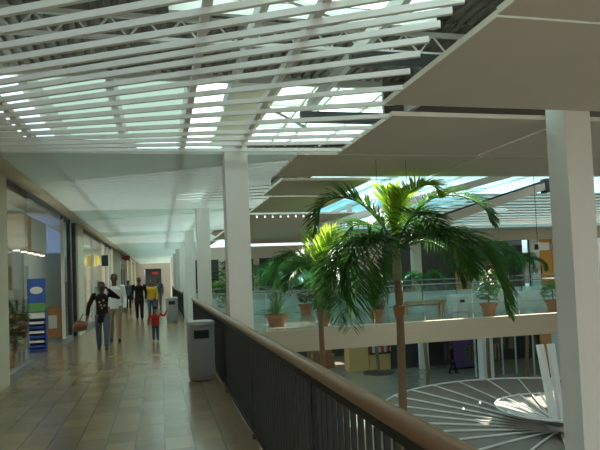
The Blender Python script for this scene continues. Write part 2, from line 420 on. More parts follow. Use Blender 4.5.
# sloped bright beam and tilted slab at the far right
struct(MB().beam((5.05, 18, 3.12), (12.6, 18, 4.95), .5, .2).build('sloped_beam', 'white'))
struct(MB().beam((5.05, 18.55, 3.02), (12.6, 18.55, 4.85), .5, .06).build('sloped_soffit', 'white'))
t = thing('tilted_canopy', 'tilted grey canopy slab with dark top edge under the far skylight', 'canopy', (9.5, 20, 3.25))
ang = math.atan2(1.57, 5.5)
o = MB().beam((0, .95, -.12), (5.55, .95, 1.46), 1.9, .30).build('slab', 'panel', t)
MB().beam((0, 0, .09), (5.55, 0, 1.67), .06, .08).build('edge_bar', 'darksteel', t)
MB().box(5.5, 5.75, -.05, .3, 1.2, 1.75).build('end_cap', 'darksteel', t)

# far upper storefronts, x > 15
struct(MB().box(9.5, 30, 30.95, 31.3, 3.12, 3.75).build('wall_far_header', 'cream'))
struct(MB().box(9.5, 30, 27.9, 31.3, 3.76, 3.82).build('ceiling_far', 'ceil'))
for k in range(12):
    o = MB().box(10.4, 24, 21.9+.5*k-.05, 21.9+.5*k+.05, 4.5-.078*k, 4.555-.078*k).build('ceiling_slat', 'slat')
    tag(o, 'far white ceiling slat beyond the bridge, %s from the near side' % ORD[k], 'ceiling slat', 'ceiling slats before the far storefront')
struct(MB().box(21.95, 22.5, 30.9, 31.3, 0, 3.12).build('trim_5', 'white'))
struct(MB().box(23.5, 23.95, 30.9, 31.3, 0, 3.75).build('trim_6', 'white'))
struct(MB().box(18.0, 18.75, 30.9, 31.3, 0, 3.12).build('trim_7', 'white'))
struct(MB().box(14.2, 14.7, 30.9, 31.3, 0, 3.12).build('trim_8', 'cream'))
d = struct(MB().box(22.5, 23.5, 31.02, 31.1, 0, 3.74).build('door_1', 'orange'))
MB().box(22.62, 22.68, 30.96, 31.02, 1.0, 1.5).build('door_handle', 'darksteel', d)
d = struct(MB().box(16.9, 17.9, 31.02, 31.1, 0, 3.1).build('door_2', 'orange'))
for n, (x0, x1) in enumerate(((18.75, 21.95), (14.7, 16.9))):
    w = thing('window_%d' % (n+11), None, None, (x0, 31.1, 0)); struct(w)
    MB().box(0, x1-x0, 0, .02, .1, 3.1).build('pane', 'glass', w)
    for xx in (0, (x1-x0)/2-.03, x1-x0-.06): MB().box(xx, xx+.06, -.02, .04, 0, 3.12).build('mullion', 'darksteel', w)
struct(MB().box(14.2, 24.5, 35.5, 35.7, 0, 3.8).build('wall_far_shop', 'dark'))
for k, (x, h, m) in enumerate(((19.3, 1.6, 'brown'), (20.3, 1.9, 'red'), (21.2, 1.5, 'teal'))):
    t = thing('display_shelf', ['dark wooden shelf unit behind the far shop window', 'red shelf unit in the middle of the far shop window', 'grey green shelf unit at the right of the far shop window'][k], 'shelf', (x, 33, 0))
    MB().box(-.4, .4, .2, .24, 0, h).build('back_board', m, t)
    for s in (-1, 1): MB().box(s*.4-.02, s*.4+.02, -.15, .24, 0, h).build('side_board', m, t)
    for q in range(4): MB().box(-.38, .38, -.15, .2, .1+q*h*.28, .13+q*h*.28).build('shelf_board', 'paper' if q % 2 else m, t)
# far backdrop left of the far shop
struct(MB().box(1.3, 30, 45, 45.3, G, 3.9).build('wall_back', 'cream'))
struct(MB().box(1.3, 15, 44.7, 44.98, -.6, .4).build('trim_9', 'white'))
for k in range(5):
    x = 2.2+k*2.7
    w = thing('window_%d' % (k+20), None, None, (x, 44.9, .45)); struct(w)
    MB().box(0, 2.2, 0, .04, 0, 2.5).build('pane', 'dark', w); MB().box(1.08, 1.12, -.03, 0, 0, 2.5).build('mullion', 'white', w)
# far glazed roof seen through the left palm
struct(MB().box(6.2, 15, 33, 45, 4.1, 4.3).build('roof_far', 'panel'))
struct(MB().box(5.9, 15, 24.2, 32.9, 4.75, 4.8).build('skylight_far', 'sky'))
for k in range(4): struct(MB().box(6+2.6*k, 6.12+2.6*k, 24.2, 32.9, 4.6, 4.74).build('skylight_bar', 'white'))
column(7.62, 7.8, 22.7, 22.9, 0, 4.4, 'slim white column seen under the arching left palm frond')

def leaf_blade(mb, base, d, L, w, droop, seg=4, fold=.25):
    d = Vector(d).normalized(); side = d.cross(Vector((0,0,1)))
    if side.length < .05: side = Vector((1,0,0))
    side.normalize(); vs = []; p = Vector(base); dirv = d.copy()
    for i in range(seg+1):
        f = i/seg; ww = w*(math.sin(math.pi*min(1, .12+.88*f))**.7 if f < 1 else 0.02)
        nrm = side.cross(dirv).normalized()
        vs += [p-side*ww/2+nrm*ww*fold, p.copy(), p+side*ww/2+nrm*ww*fold]
        p = p+dirv*(L/seg); dirv = (dirv+Vector((0,0,-droop/seg))).normalized()
    fs = []
    for i in range(seg): a = 3*i; fs += [(a, a+1, a+4, a+3), (a+1, a+2, a+5, a+4)]
    mb.add(vs, fs)

def pot(t, r=.25, h=.36):
    MB().lathe([(r*.68, 0), (r*.9, h*.8), (r*1.06, h*.8), (r*1.08, h), (r*.95, h), (r*.9, h*.88)], 22).build('pot', 'terra', t, smooth=False)
    MB().lathe([(r*.9, h*.86), (r*.3, h*.9)], 18).build('soil', 'soil', t)
def potted(loc, label, kind, r, h, ph, seed, m='bush'):
    rng = random.Random(seed); t = thing('potted_plant', label, 'potted plant', loc)
    pot(t, r, h); mb = MB()
    if kind == 'round':
        for k in range(260):
            th = rng.uniform(0, 6.283); u = rng.uniform(-.5, 1); q = math.sqrt(max(0, 1-u*u)); rr = ph*.5*rng.uniform(.6, 1)
            c = Vector((q*math.cos(th)*rr*1.15, q*math.sin(th)*rr*1.15, h+ph*.42+u*rr))
            leaf_blade(mb, c, (q*math.cos(th)+rng.uniform(-.4,.4), q*math.sin(th)+rng.uniform(-.4,.4), u+rng.uniform(-.2,.5)), .14, .06, .5, 2)
    elif kind == 'tall':
        for k in range(300):
            z = rng.uniform(.1, 1); th = rng.uniform(0, 6.283); rr = ph*.33*math.sqrt(max(.05, 1-(z-.55)**2*3.2))*rng.uniform(.3, 1)
            leaf_blade(mb, (rr*math.cos(th), rr*math.sin(th), h+z*ph), (math.cos(th), math.sin(th), rng.uniform(-.2, .7)), .2, .075, .8, 3)
    else:
        for k in range(70):
            th = rng.uniform(0, 6.283); e = rng.uniform(.3, 1.4)
            leaf_blade(mb, (0, 0, h*.95), (math.cos(th)*math.cos(e), math.sin(th)*math.cos(e), math.sin(e)), ph*rng.uniform(.6, 1.1), .05, 1.0, 5)
    mb.build('foliage', m, t)
    if kind != 'spray': MB().tube([(0,0,h*.8),(0,0,h+ph*.5)], .02, 8).build('stem', 'trunk', t)
    return t
# ------------------------------------------------------------------ left wall: shops
XW = -2.4
struct(MB().add([(XW, -2, 3.40), (-2.0, -2, 3.31), (-2.0, 62, 3.31), (XW, 62, 3.40), (XW, -2, 3.9), (-2.0, -2, 3.9), (-2.0, 62, 3.9), (XW, 62, 3.9)],
                [(0,1,2,3),(4,5,6,7),(0,1,5,4),(1,2,6,5),(2,3,7,6),(3,0,4,7)]).build('wall_left', 'cream'))
pil = [(-2, 10.3), (18.7, 20.1), (32.3, 38.6), (46, 47.4), (53, 54.2), (60.8, 62)]
for n, (a, b) in enumerate(pil):
    struct(MB().box(XW-.35, XW+.0, a, b, 0, 3.40).build('trim_%d' % (10+n), 'cream'))
struct(MB().box(-7.3, -7.1, 9, 62, 0, 3.5).build('wall_shop', 'teal'))
struct(MB().box(-7.1, XW-.02, 9, 62, -.3, -.002).build('floor_shop', 'gfloor'))
struct(MB().box(-7.1, XW-.35, 9, 62, 3.42, 3.5).build('ceiling_shop', 'ceil'))
for n, (y, m) in enumerate(((10.0, 'teal'), (19.4, 'teal'), (35.5, 'cream'), (46.7, 'teal'), (53.6, 'peach'))):
    struct(MB().box(-7.1, XW-.36, y-.06, y+.06, 0, 3.42).build('wall_shop_partition', m))
def shopwindow(n, y0, y1, muls, sill=True):
    w = thing('window_%d' % n, None, None, (XW-.1, y0, 0)); struct(w)
    L = y1-y0
    MB().box(-.03, .03, 0, L, 3.30, 3.41).build('head_rail', 'darksteel', w)
    if sill: MB().box(-.06, .08, 0, L, 0, .14).build('sill', 'bin', w)
    for m_ in muls: MB().box(-.04, .04, m_-y0-.03, m_-y0+.03, 0, 3.32).build('mullion', 'steel', w)
    MB().box(-.006, .006, 0, L, .14 if sill else 0, 3.30).build('pane', 'glass', w)
    return w
shopwindow(1, 10.3, 12.3, (10.33,))
shopwindow(2, 16.4, 17.5, (16.45,))
w = thing('door_3', None, None, (XW-.1, 17.5, 0)); struct(w)
MB().box(-.05, .05, 0, .16, 0, 3.4).build('jamb', 'darksteel', w); MB().box(-.05, .05, 1.0, 1.19, 0, 3.4).build('jamb', 'darksteel', w)
MB().box(-.006, .006, .16, 1.0, 0, 3.3).build('pane', 'glass', w)
shopwindow(3, 20.1, 27, (20.15, 23.4)); shopwindow(4, 28, 32.3, (28.05, 30.2)); shopwindow(5, 38.6, 46, (42,)); shopwindow(6, 47.4, 53, (50,)); shopwindow(7, 54.2, 60.8, (57.5,))
# end of the walkway
struct(MB().box(-2.4, -1.55, 62, 62.3, 0, 3.4).build('wall_end_left', 'wallfar'))
struct(MB().box(-1.55, 2.4, 62, 62.3, 2.75, 3.4).build('wall_end_header', 'wallfar'))
struct(MB().box(.15, 2.4, 62, 62.3, -.6, 2.75).build('wall_end_right', 'wallfar'))
struct(MB().box(-1.6, .2, 68, 68.2, 0, 2.8).build('wall_end', 'dark'))
struct(MB().box(-1.6, .2, 62, 68, -.2, 0).build('floor_end', 'floor'))
struct(MB().box(-1.6, .2, 62.3, 68, 2.76, 2.86).build('ceiling_end', 'dark'))
t = thing('hanging_sign', 'small dark red sign at the far end of the walkway', 'sign', (-.45, 62.6, 2.15))
MB().box(-.3, .3, -.04, .04, 0, .3).build('board', 'red', t); MB().box(-.01, .01, -.01, .01, .3, .6).build('hanger', 'darksteel', t)

# shop contents
t = thing('shop_fascia', 'white and blue lit sign box with downlights inside the first shop entrance', 'sign', (-2.95, 14.9, 2.42))
MB().box(-.55, 0, 0, 1.9, 0, .8).build('white_box', 'white', t)
MB().box(-.50, .04, 1.9, 4.3, .12, .72).build('blue_face', 'sign', t)
MB().box(-.55, 0, -.7, 0, 0, .8).build('return_panel', 'peach', t)
for k in range(5): MB().tube([(-.28, -.2+.75*k, .0), (-.28, -.2+.75*k, -.02)], .07, 12).build('downlight', 'lamp', t)
t = thing('display_pier', 'warm plaster pier inside the first shop beside the entrance', 'pier', (-3.9, 15.6, 0))
MB().box(-.3, .3, -.35, .35, 0, 3.4).build('body', 'peach', t); MB().box(-.32, .32, -.37, .37, 0, .1).build('plinth', 'brown', t)
t = thing('drape', 'pale hanging drape inside the first shop', 'curtain', (-3.95, 17.6, .15))
mb = MB(); n = 40; vs = []
for i in range(n):
    y = -1.1+2.2*i/(n-1); vs += [(.06*math.sin(i*1.3), y, 0), (.05*math.sin(i*1.3), y, 2.9)]
mb.add(vs, [(2*i, 2*i+2, 2*i+3, 2*i+1) for i in range(n-1)])
o = mb.build('cloth', 'drape', t, smooth=True); sm = o.modifiers.new('s', 'SOLIDIFY'); sm.thickness = .01
MB().tube([(0, -1.2, 2.92), (0, 1.2, 2.92)], .02, 8).build('curtain_rod', 'darksteel', t)
# blue leaflet rack
t = thing('leaflet_rack', 'tall blue display rack with an oval on its header at the shop entrance', 'display rack', (-2.87, 14.95, 0), R(6))
MB().box(-.21, .21, -.17, .17, 0, .08).build('base', 'navy', t)
MB().box(-.2, .2, .1, .16, .08, 1.0).build('back_board', 'navy', t)
MB().box(-.2, .2, -.14, .1, .95, 1.16).build('green_tray', 'green', t)
MB().box(-.2, .2, -.13, .1, .80, .93).build('pale_tray', 'paper', t)
h = MB().box(-.2, .2, -.02, .04, 1.16, 1.74).build('header', 'blue', t)
MB().lathe([(.14, -.004), (.14, .004)], 24, (0, 0, 0), 1, .62).build('oval_mark', 'paper', h)
ov = h.children[0]; ov.rotation_euler = (R(90), 0, 0); ov.location = (0, -.026, 1.46)
for q in range(6): MB().box(-.16, .16, -.17, .08, .12+.11*q, .17+.11*q).build('leaflet_tray', 'paper' if q % 2 else 'blue', t)
for s in (-1, 1): MB().box(s*.2-.015, s*.2+.015, -.15, .14, .06, 1.0).build('side_board', 'blue', t)
# wooden A-frame stand with a card
t = thing('wooden_sign_stand', 'orange-brown wooden stand holding a white card beside the blue rack', 'sign stand', (-2.98, 17.6, 0), R(15))
for s in (-1, 1):
    MB().beam((s*.26, -.12, 0), (s*.22, 0, .92), .05, .05).build('leg', 'bench', t); MB().beam((s*.26, .2, 0), (s*.22, .02, .88), .04, .04).build('leg', 'bench', t)
MB().beam((-.24, 0, .92), (.24, 0, .92), .06, .06).build('top_bar', 'bench', t)
b = MB().beam((0, -.1, .1), (0, -.015, .88), .42, .02, (0,1,0)).build('panel', 'bench', t)
MB().beam((0, -.095, .35), (0, -.055, .72), .22, .012, (0,1,0)).build('card', 'paper', b)
# armchair behind the glass
t = thing('armchair', 'dark reddish armchair behind the first shop window', 'armchair', (-3.15, 13.3, 0), R(-70))
MB().box(-.32, .32, -.32, .3, .22, .46).build('seat', 'brown', t, bevel=.04); MB().box(-.34, .34, .2, .36, .3, 1.05).build('backrest', 'brown', t, bevel=.05)
for s in (-1, 1):
    MB().box(s*.36-.06, s*.36+.06, -.3, .32, .24, .66).build('armrest', 'brown', t, bevel=.03)
    for q in (-.26, .28): MB().box(s*.3-.025, s*.3+.025, q-.025, q+.025, 0, .24).build('leg', 'darksteel', t)
potted((-2.85, 11.9, 0), 'dark leafy potted plant just behind the first shop window', 'tall', .2, .4, .9, 77, 'leafd')
# signs in the second shop and beyond
t = thing('round_sign', 'round yellow lit sign hanging behind the second shop window', 'sign', (-2.7, 25.4, 2.5))
o = MB().lathe([(.30, -.05), (.30, .05)], 24).build('disc', 'yellow', t); o.rotation_euler = (R(90), 0, 0)
MB().box(.36, .62, -.03, .03, -.25, .2).build('dark_plate', 'black', t); MB().box(-.01, .01, -.01, .01, .30, .88).build('hanger', 'darksteel', t)
t = thing('blade_sign', 'small dark red sign projecting from the left wall above the walkway', 'sign', (-2.2, 40, 2.95))
MB().box(-.1, .3, -.04, .04, 0, .3).build('board', 'red', t); MB().box(-.2, -.1, -.03, .03, .1, .24).build('bracket', 'darksteel', t)
for k, (y, h, m, lab) in enumerate(((22.3, 1.5, 'peach', 'pale display cabinet at the left of the second shop window'), (25.4, 1.9, 'orange', 'orange display cabinet in the second shop window'),
                                   (30.5, 1.7, 'teal', 'grey green display cabinet in the third shop window'), (43.5, 1.8, 'red', 'red display cabinet in a far shop window'))):
    t = thing('display_cabinet', lab, 'cabinet', (-3.3, y, 0))
    MB().box(-.3, .3, -.6, .6, 0, .5).build('body', m, t)
    for s in (-1, 1): MB().box(-.3, .3, s*.6-.03, s*.6+.03, .5, h).build('side_board', m, t)
    for q in range(3): MB().box(-.28, .28, -.57, .57, .5+q*(h-.5)/2.1, .53+q*(h-.5)/2.1).build('shelf_board', 'paper', t)

# ------------------------------------------------------------------ balcony railing
def railing(y0, y1, label, x=.862, pitch=.104):
    t = thing('balcony_railing', label, 'railing', (x, y0, 0)); L = y1-y0
    ys = [0, .01]+[L*i/30 for i in range(1, 30)]+[L-.01, L]
    MB().tube([(0, y, 1.035) for y in ys], [.03]+[.042]*(len(ys)-2)+[.03], 14).build('handrail', 'wood', t, smooth=True)
    MB().box(-.016, .016, 0.02, L-.02, .955, .998).build('top_bar', 'bar', t)
    MB().box(-.022, .022, 0.02, L-.02, .06, .10).build('bottom_bar', 'bar', t)
    n = int(L/pitch); me = None; far = MB()
    for k in range(n):
        y = .06+pitch*k
        if k >= 100: far.box(-.0125, .0125, y-.008, y+.008, .10, .956); continue
        if me is None:
            o = MB().box(-.0125, .0125, -.008, .008, .10, .956).build('baluster', 'bar', t); me = o
        else:
            o = me.copy(); COL.objects.link(o)
        o.location = (0, y, 0)
    if n > 100: far.build('far_balusters', 'bar', t)['kind'] = 'stuff'
    for k in range(int(L/2.4)+1):
        y = min(L-.04, .03+k*2.4); MB().box(-.02, .02, y-.02, y+.02, 0, .96).build('post', 'bar', t)
    return t
railing(.9, 16.25, 'long dark balcony railing with round wooden handrail beside the walkway')
railing(23.55, 44.2, 'far dark balcony railing continuing beyond the bridge')

# ------------------------------------------------------------------ litter bins
def litter_bin(loc, label, s=1.0, rz=0):
    t = thing('litter_bin', label, 'litter bin', loc, rz, None)
    prof = [(.185, 0), (.19, .03), (.205, .06), (.21, .1), (.215, .84), (.205, .86)]
    o = MB().lathe(prof, 28).build('body', 'bin', t, smooth=True)
    MB().lathe([(.222, .86), (.226, .875), (.222, .905), (.19, .925), (.06, .93)], 28).build('lid', 'binlid', t, smooth=True)
    mb = MB(); vs = []
    for i in range(9):
        a = R(-122+i*64/8); vs += [(.219*math.cos(a), .219*math.sin(a), .66), (.219*math.cos(a), .219*math.sin(a), .79)]
    mb.add(vs, [(2*i, 2*i+2, 2*i+3, 2*i+1) for i in range(8)]); mb.build('opening', 'black', t)
    MB().lathe([(.187, .0), (.187, .028)], 28).build('foot_ring', 'darksteel', t)
    return t
litter_bin((.60, 9.35, 0), 'grey round litter bin with dark slot beside the near railing')
litter_bin((.40, 22.2, 0), 'pale grey litter bin farther along the walkway behind the child', rz=0)
t = thing('litter_bin', 'white square litter bin with dark slot on the bridge', 'litter bin', (10.55, 19.2, 0))
MB().box(-.2, .2, -.2, .2, 0, .5).build('body', 'white', t, bevel=.02); MB().box(-.09, .09, -.206, -.2, .34, .44).build('opening', 'black', t); MB().box(-.215, .215, -.215, .215, .5, .54).build('lid', 'white', t)

# ------------------------------------------------------------------ bridge: glass railings, bench, pots
def glass_rail(x0, x1, y, label, m='clear', band=False, top=1.12):
    t = thing('glass_railing', label, 'railing', (x0, y, 0)); L = x1-x0; n = max(1, round(L/1.6)); p = L/n
    for k in range(n):
        MB().box(k*p+.03, (k+1)*p-.03, -.008, .008, .06, top-.05).build('glass_pane', m, t)
        if band: MB().box(k*p+.03, (k+1)*p-.03, -.03, -.012, .03, .62).build('frosted_band', 'frost', t)
    for k in range(n+1): MB().box(k*p-.01, k*p+.01, -.015, .015, 0, .16).build('glass_clamp', 'steel', t)
    MB().tube([(0, 0, top), (L, 0, top)], .02, 10).build('handrail', 'bin', t, smooth=True)
    return t
glass_rail(1.3, 25.8, 16.42, 'clear glass railing along the near edge of the bridge')
glass_rail(1.3, 25.8, 23.42, 'glass railing with frosted lower band along the far edge of the bridge', band=True)
struct(MB().box(12.2, 25.8, 23.2, 23.36, 0, .42).build('trim_20', 'white'))
t = thing('bench', 'low wooden bench standing on the bridge near the white bin', 'bench', (9.45, 19.9, 0))
MB().box(-.85, .85, -.22, .22, .36, .43).build('seat', 'bench', t)
for x in (-.72, .72):
    for y in (-.16, .16): MB().box(x-.04, x+.04, y-.03, y+.03, 0, .36).build('leg', 'bench', t)
MB().box(-.7, .7, -.02, .02, .24, .3).build('stretcher', 'bench', t)

potted((3.55, 18.1, 0), 'terracotta pot with low plant on the bridge near the white column', 'spray', .36, .34, .75, 1, 'leaf')
potted((4.85, 17.25, 0), 'terracotta pot with bushy plant behind the second palm trunk', 'tall', .23, .38, .7, 2, 'leafd')
potted((6.62, 17.3, 0), 'terracotta pot with spiky plant just left of the near palm trunk', 'spray', .22, .40, .55, 3, 'leafd')
potted((10.45, 17.1, 0), 'terracotta pot with tall pale-leaved plant behind the drooping right frond', 'tall', .27, .4, 1.05, 4)
potted((13.1, 17.4, 0), 'terracotta pot with round green bush beside the large right column', 'round', .27, .36, .6, 5)
# plants behind the first column
for k, (x, y, h, lab) in enumerate(((2.3, 19.2, 1.7, 'leafy green potted shrub between the first two columns'), (2.7, 21.9, 1.5, 'leafy green potted shrub right of the first column on the bridge'),
                                  (5.6, 22.4, .8, 'low leafy potted shrub by the far glass railing behind the near palm'), (8.7, 22.4, .9, 'dark leafy potted shrub behind the wooden bench'))):
    potted((x, y, 0), lab, 'tall', .3, .4, h, 30+k, 'leafd')

# ------------------------------------------------------------------ palms
CR = Vector((math.cos(R(13.66)), -math.sin(R(13.66)), 0)); CF = Vector((math.sin(R(13.66)), math.cos(R(13.66)), 0))
def bez(pts, n):
    # Catmull-Rom through the control points
    P = [pts[0]*2-pts[1]]+pts+[pts[-1]*2-pts[-2]]; out = []
    m = len(pts)-1
    for i in range(n+1):
        u = i/n*m; k = min(int(u), m-1); f = u-k; a, b, c, d = P[k:k+4]
        out.append(.5*((2*b)+(c-a)*f+(2*a-5*b+4*c-d)*f*f+(3*b-a-3*c+d)*f**3))
    return out
def frond(t, ctrl, L, m, seed, n=74, width=.034, hang=.5, lift=.35, spread=1.0):
    rng = random.Random(seed); pts = bez([Vector(c) for c in ctrl], 40); mb = MB()
    mb.tube(pts, [.020*(1-i/44)+.003 for i in range(41)], 6)
    for i in range(n):
        f = .14+.86*i/(n-1); u = f*40; k = min(int(u), 39); p = pts[k].lerp(pts[k+1], u-k); d = (pts[k+1]-pts[k]).normalized()
        side = d.cross(Vector((0,0,1)))
        if side.length < .15: side = d.cross(CF)
        side.normalize(); up = side.cross(d)
        ln = 1.22*L*(.45+.55*math.sin(math.pi*min(1, f*.85+.12)))*(1-.55*max(0, f-.8)/.2)*rng.uniform(.88, 1.08)
        for s in (-1, 1):
            dirv = side*s*rng.uniform(.8, 1.1)*spread+d*(.4+.45*f)+up*rng.uniform(lift-.25, lift+.25)*spread
            leaf_blade(mb, p, dirv, ln, width*rng.uniform(.8, 1.15), hang*rng.uniform(.7, 1.4), 4)
    return mb.build('frond', m, t)
def palm(x, y, zc, fr, label, s, trunk_r=.085, collar=True, seed=0, base=G, grate=False, leaf='leaf'):
    t = thing('palm_tree', label, 'palm', (x, y, base)); H = zc-base
    rng = random.Random(seed)
    pts = [(.05*math.sin(i*.35+seed)*(1-i/24), .03*math.cos(i*.4), (H-.75)*i/24) for i in range(25)]
    MB().tube(pts, [trunk_r*(1.25 if i == 0 else 1.05-.2*i/24+(.03 if i % 2 else 0)) for i in range(25)], 12).build('trunk', 'trunk', t, smooth=True)
    MB().tube([(0,0,H-.78),(0,0,H-.5),(0,0,H-.2),(0,0,H)], [trunk_r*.95, trunk_r*1.05, trunk_r*.8, trunk_r*.5], 12).build('crown_shaft', 'shaft', t, smooth=True)
    if collar:
        MB().lathe([(trunk_r*1.0, -.06), (trunk_r*1.15, .02), (trunk_r*1.3, .12), (trunk_r*1.35, .17), (trunk_r*.95, .19)], 12, (0,0,H-1.38)).build('fibre_collar', 'fiber', t)
    for k, (ctrl, L, m, hang) in enumerate(fr):
        c = [CR*(a*s)+CF*b+Vector((0, 0, H+c_*s)) for a, b, c_ in ctrl]
        frond(t, c, L, m, seed*31+k, n=74 if collar or seed == 2 else 46, hang=hang, spread=.5 if m == 'leafy' else 1.0)
    if grate:
        MB().lathe([(.9, 0), (.9, .03), (.15, .03)], 28).build('tree_grate', 'darksteel', t)
    return t
near = [
 ([(0,0,-8),(-24,-.3,0),(-46,-.6,-11),(-60,-.8,-38),(-62,-.9,-70)], .74, 'leaf', .8),
 ([(0,0,-8),(-15,-.6,-4),(-31,-1.0,-20),(-38,-1.2,-54)], .66, 'leaf', .8),
 ([(0,0,-8),(26,-.2,3),(54,-.4,-8),(68,-.5,-38)], .64, 'leaf', .7),
 ([(0,0,-6),(3,-.1,18),(5,-.2,34),(4,-.35,46)], .44, 'leafy', .12),
 ([(0,0,-6),(2,0,20),(6,-.1,36),(14,-.6,46),(27,-.9,47),(35,-.9,38)], .40, 'leafy', .25),
 ([(0,0,-6),(-4,0,18),(-7,-.05,34),(-9,-.2,50)], .48, 'leafy', .12),
 ([(0,0,-6),(-15,.1,20),(-36,.2,42),(-60,.25,46),(-75,.2,33),(-83,.1,8)], .50, 'leaf', .45),
 ([(0,0,-8),(-22,-.5,-2),(-42,-.9,-14),(-53,-1.2,-42),(-54,-1.3,-78)], .78, 'leaf', .75),
 ([(0,0,-8),(-28,-.2,1),(-56,-.4,-8),(-70,-.5,-32),(-72,-.5,-60)], .68, 'leaf', .75),
 ([(0,0,-6),(20,.2,24),(44,.3,43),(75,.3,43),(93,.2,30),(101,.1,11)], .48, 'leaf', .5),
 ([(0,0,-8),(30,-.5,7),(60,-.8,-3),(80,-1.0,-32),(89,-1.1,-74)], .64, 'leaf', .7),
 ([(0,0,-8),(22,-.7,2),(42,-1.2,-10),(52,-1.4,-38)], .58, 'leaf', .75),
 ([(0,0,-6),(12,.8,25),(30,1.3,32),(52,1.6,12)], .5, 'leaf', .6),
 ([(0,0,-6),(-15,.8,18),(-38,1.3,20),(-55,1.5,-6)], .5, 'leaf', .6),
 ([(0,0,-6),(12,-.4,20),(22,-.8,18),(34,-1.1,-4)], .46, 'leaf', .7),
 ([(0,0,-8),(35,.3,-2),(62,.5,-18),(72,.5,-48)], .55, 'leafd', 1.0),
]
palm(4.26, 10.0, 2.15, near, 'large palm in the middle of the atrium with upright young fronds in sunlit colour', .0185, .082, True, 1)
sec = [
 ([(0,0,-6),(-2,.1,12),(-2,.2,26),(2,.3,38)], .55, 'leafy', .12),
 ([(0,0,-6),(5,-.1,12),(12,-.3,24),(16,-.3,32)], .55, 'leafy', .2),
 ([(0,0,-6),(-14,0,10),(-28,.1,14),(-42,.1,2),(-46,.1,-40)], .60, 'leaf', .9),
 ([(0,0,-6),(-12,-.3,2),(-24,-.6,-2),(-34,-.7,-20)], .5, 'leaf', .8),
 ([(0,0,-6),(14,.1,10),(28,.2,8),(36,.2,-18)], .55, 'leaf', .8),
 ([(0,0,-6),(10,-.4,4),(20,-.8,-6),(26,-.9,-40)], .55, 'leaf', .7),
 ([(0,0,-6),(-8,.6,12),(-22,1.2,12),(-34,1.4,-8)], .5, 'leafd', .7),
 ([(0,0,-6),(8,.7,12),(22,1.2,14),(34,1.4,0)], .5, 'leafd', .7),
]
palm(3.78, 13.7, 1.72, sec, 'second palm, smaller, left of the large palm with a thin trunk', .0235, .075, False, 2)
def gen(rng, n, rad):
    out = []
    for k in range(n):
        th = 2*math.pi*k/n+rng.uniform(-.3, .3); r_ = rad*rng.uniform(.8, 1.1); up = rng.uniform(.25, .6)*rad
        c, s_ = math.cos(th), math.sin(th)
        out.append(([(0,0,-.1), (c*r_*.35, s_*r_*.35, up*.8), (c*r_*.7, s_*r_*.7, up*.9), (c*r_, s_*r_, up*.3), (c*r_*1.1, s_*r_*1.1, -up*.6)], rad*.38, 'leafd' if k % 2 else 'leaf', .8))
    return out
bg = [(5.0, 25.9, 1.3, 1.6, 'leafy palm crown beyond the bridge, right of the first column'), (3.0, 28.6, .9, .8, 'palm seen between the first two columns beyond the bridge'),
      (7.6, 29.6, 1.0, 1.5, 'palm standing beyond the bridge behind the second palm'), (12.74, 26.8, .7, 1.3, 'palm beyond the bridge, its thin trunk just right of the large palm trunk'),
      (12.3, 32.4, .8, 1.5, 'palm whose trunk stands in front of the wooden kiosk on the ground floor'), (15.9, 26.3, 1.9, 1.6, 'palm before the far shop window at the right'),
      (19.2, 27.9, 1.5, 1.2, 'smaller palm close to the far shop window and orange door')]
for k, (x, y, zc, rad, lab) in enumerate(bg):
    rng = random.Random(60+k)
    palm(x, y, zc, gen(rng, 11, rad), lab, 1.0, .09, False, 10+k, grate=k in (3, 4))

# ------------------------------------------------------------------ ground floor
column(15.95, 16.55, 26.9, 27.4, G, -.62, 'white ground floor column below the bridge in the middle')
column(19.2, 19.75, 25.3, 25.8, G, -.62, 'white ground floor column by the blue shop, left of the large right column')
column(15.0, 15.5, 32.2, 32.6, G, -.62, 'white ground floor column right of the wooden kiosk')
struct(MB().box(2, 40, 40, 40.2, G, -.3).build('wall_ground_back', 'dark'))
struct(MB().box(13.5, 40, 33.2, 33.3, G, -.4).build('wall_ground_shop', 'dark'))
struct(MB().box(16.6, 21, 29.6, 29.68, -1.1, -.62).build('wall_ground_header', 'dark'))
for n, (x0, x1, y) in enumerate(((16.6, 19.1, 28.8), (19.8, 22.4, 28.2))):
    w = thing('window_%d' % (n+30), None, None, (x0, y, G)); struct(w); L = x1-x0
    MB().box(0, L, -.01, .01, .05, 3.7).build('pane', 'glass', w)
    for q in range(4): MB().box(q*L/3-.04, q*L/3+.04, -.03, .03, 0, 3.76).build('mullion', 'teal', w)
t = thing('shop_partition', 'dark purple wall panel inside the ground floor shop', 'panel', (17.3, 31.4, G)); MB().box(-.8, .8, 0, .1, 0, 3.4).build('panel', 'purple', t); MB().box(-.82, .82, -.03, .13, 0, .1).build('plinth', 'black', t)
t = thing('storefront_board', 'tall brown and blue shop front panel on the ground floor behind the white masts', 'panel', (20.5, 28.0, G))
MB().box(-.35, .35, 0, .1, 0, 3.0).build('wood_panel', 'bench', t); MB().box(-.5, .8, -.02, .12, 3.0, 3.7).build('blue_header', 'blue', t)
for k, (x, y, m) in enumerate(((17.5, 30.6, 'brown'), (18.6, 30.4, 'bench'), (17.0, 32.2, 'brown'))):
    t = thing('clothes_rail', ['clothes rail of dark garments in the left of the ground floor shop', 'clothes rail of rust garments in the ground floor shop', 'clothes rail at the back of the ground floor behind the walking person'][k], 'clothes rail', (x, y, G))
    for s in (-1, 1): MB().tube([(s*.5, 0, 0), (s*.5, 0, 1.5)], .02, 8).build('post', 'darksteel', t)
    MB().tube([(-.5, 0, 1.5), (.5, 0, 1.5)], .02, 8).build('bar', 'darksteel', t)
    for q in range(8): MB().box(-.42+.11*q-.03, -.42+.11*q+.03, -.2, .2, .5+.06*(q % 3), 1.46).build('garment', m if q % 2 else 'greyc', t)
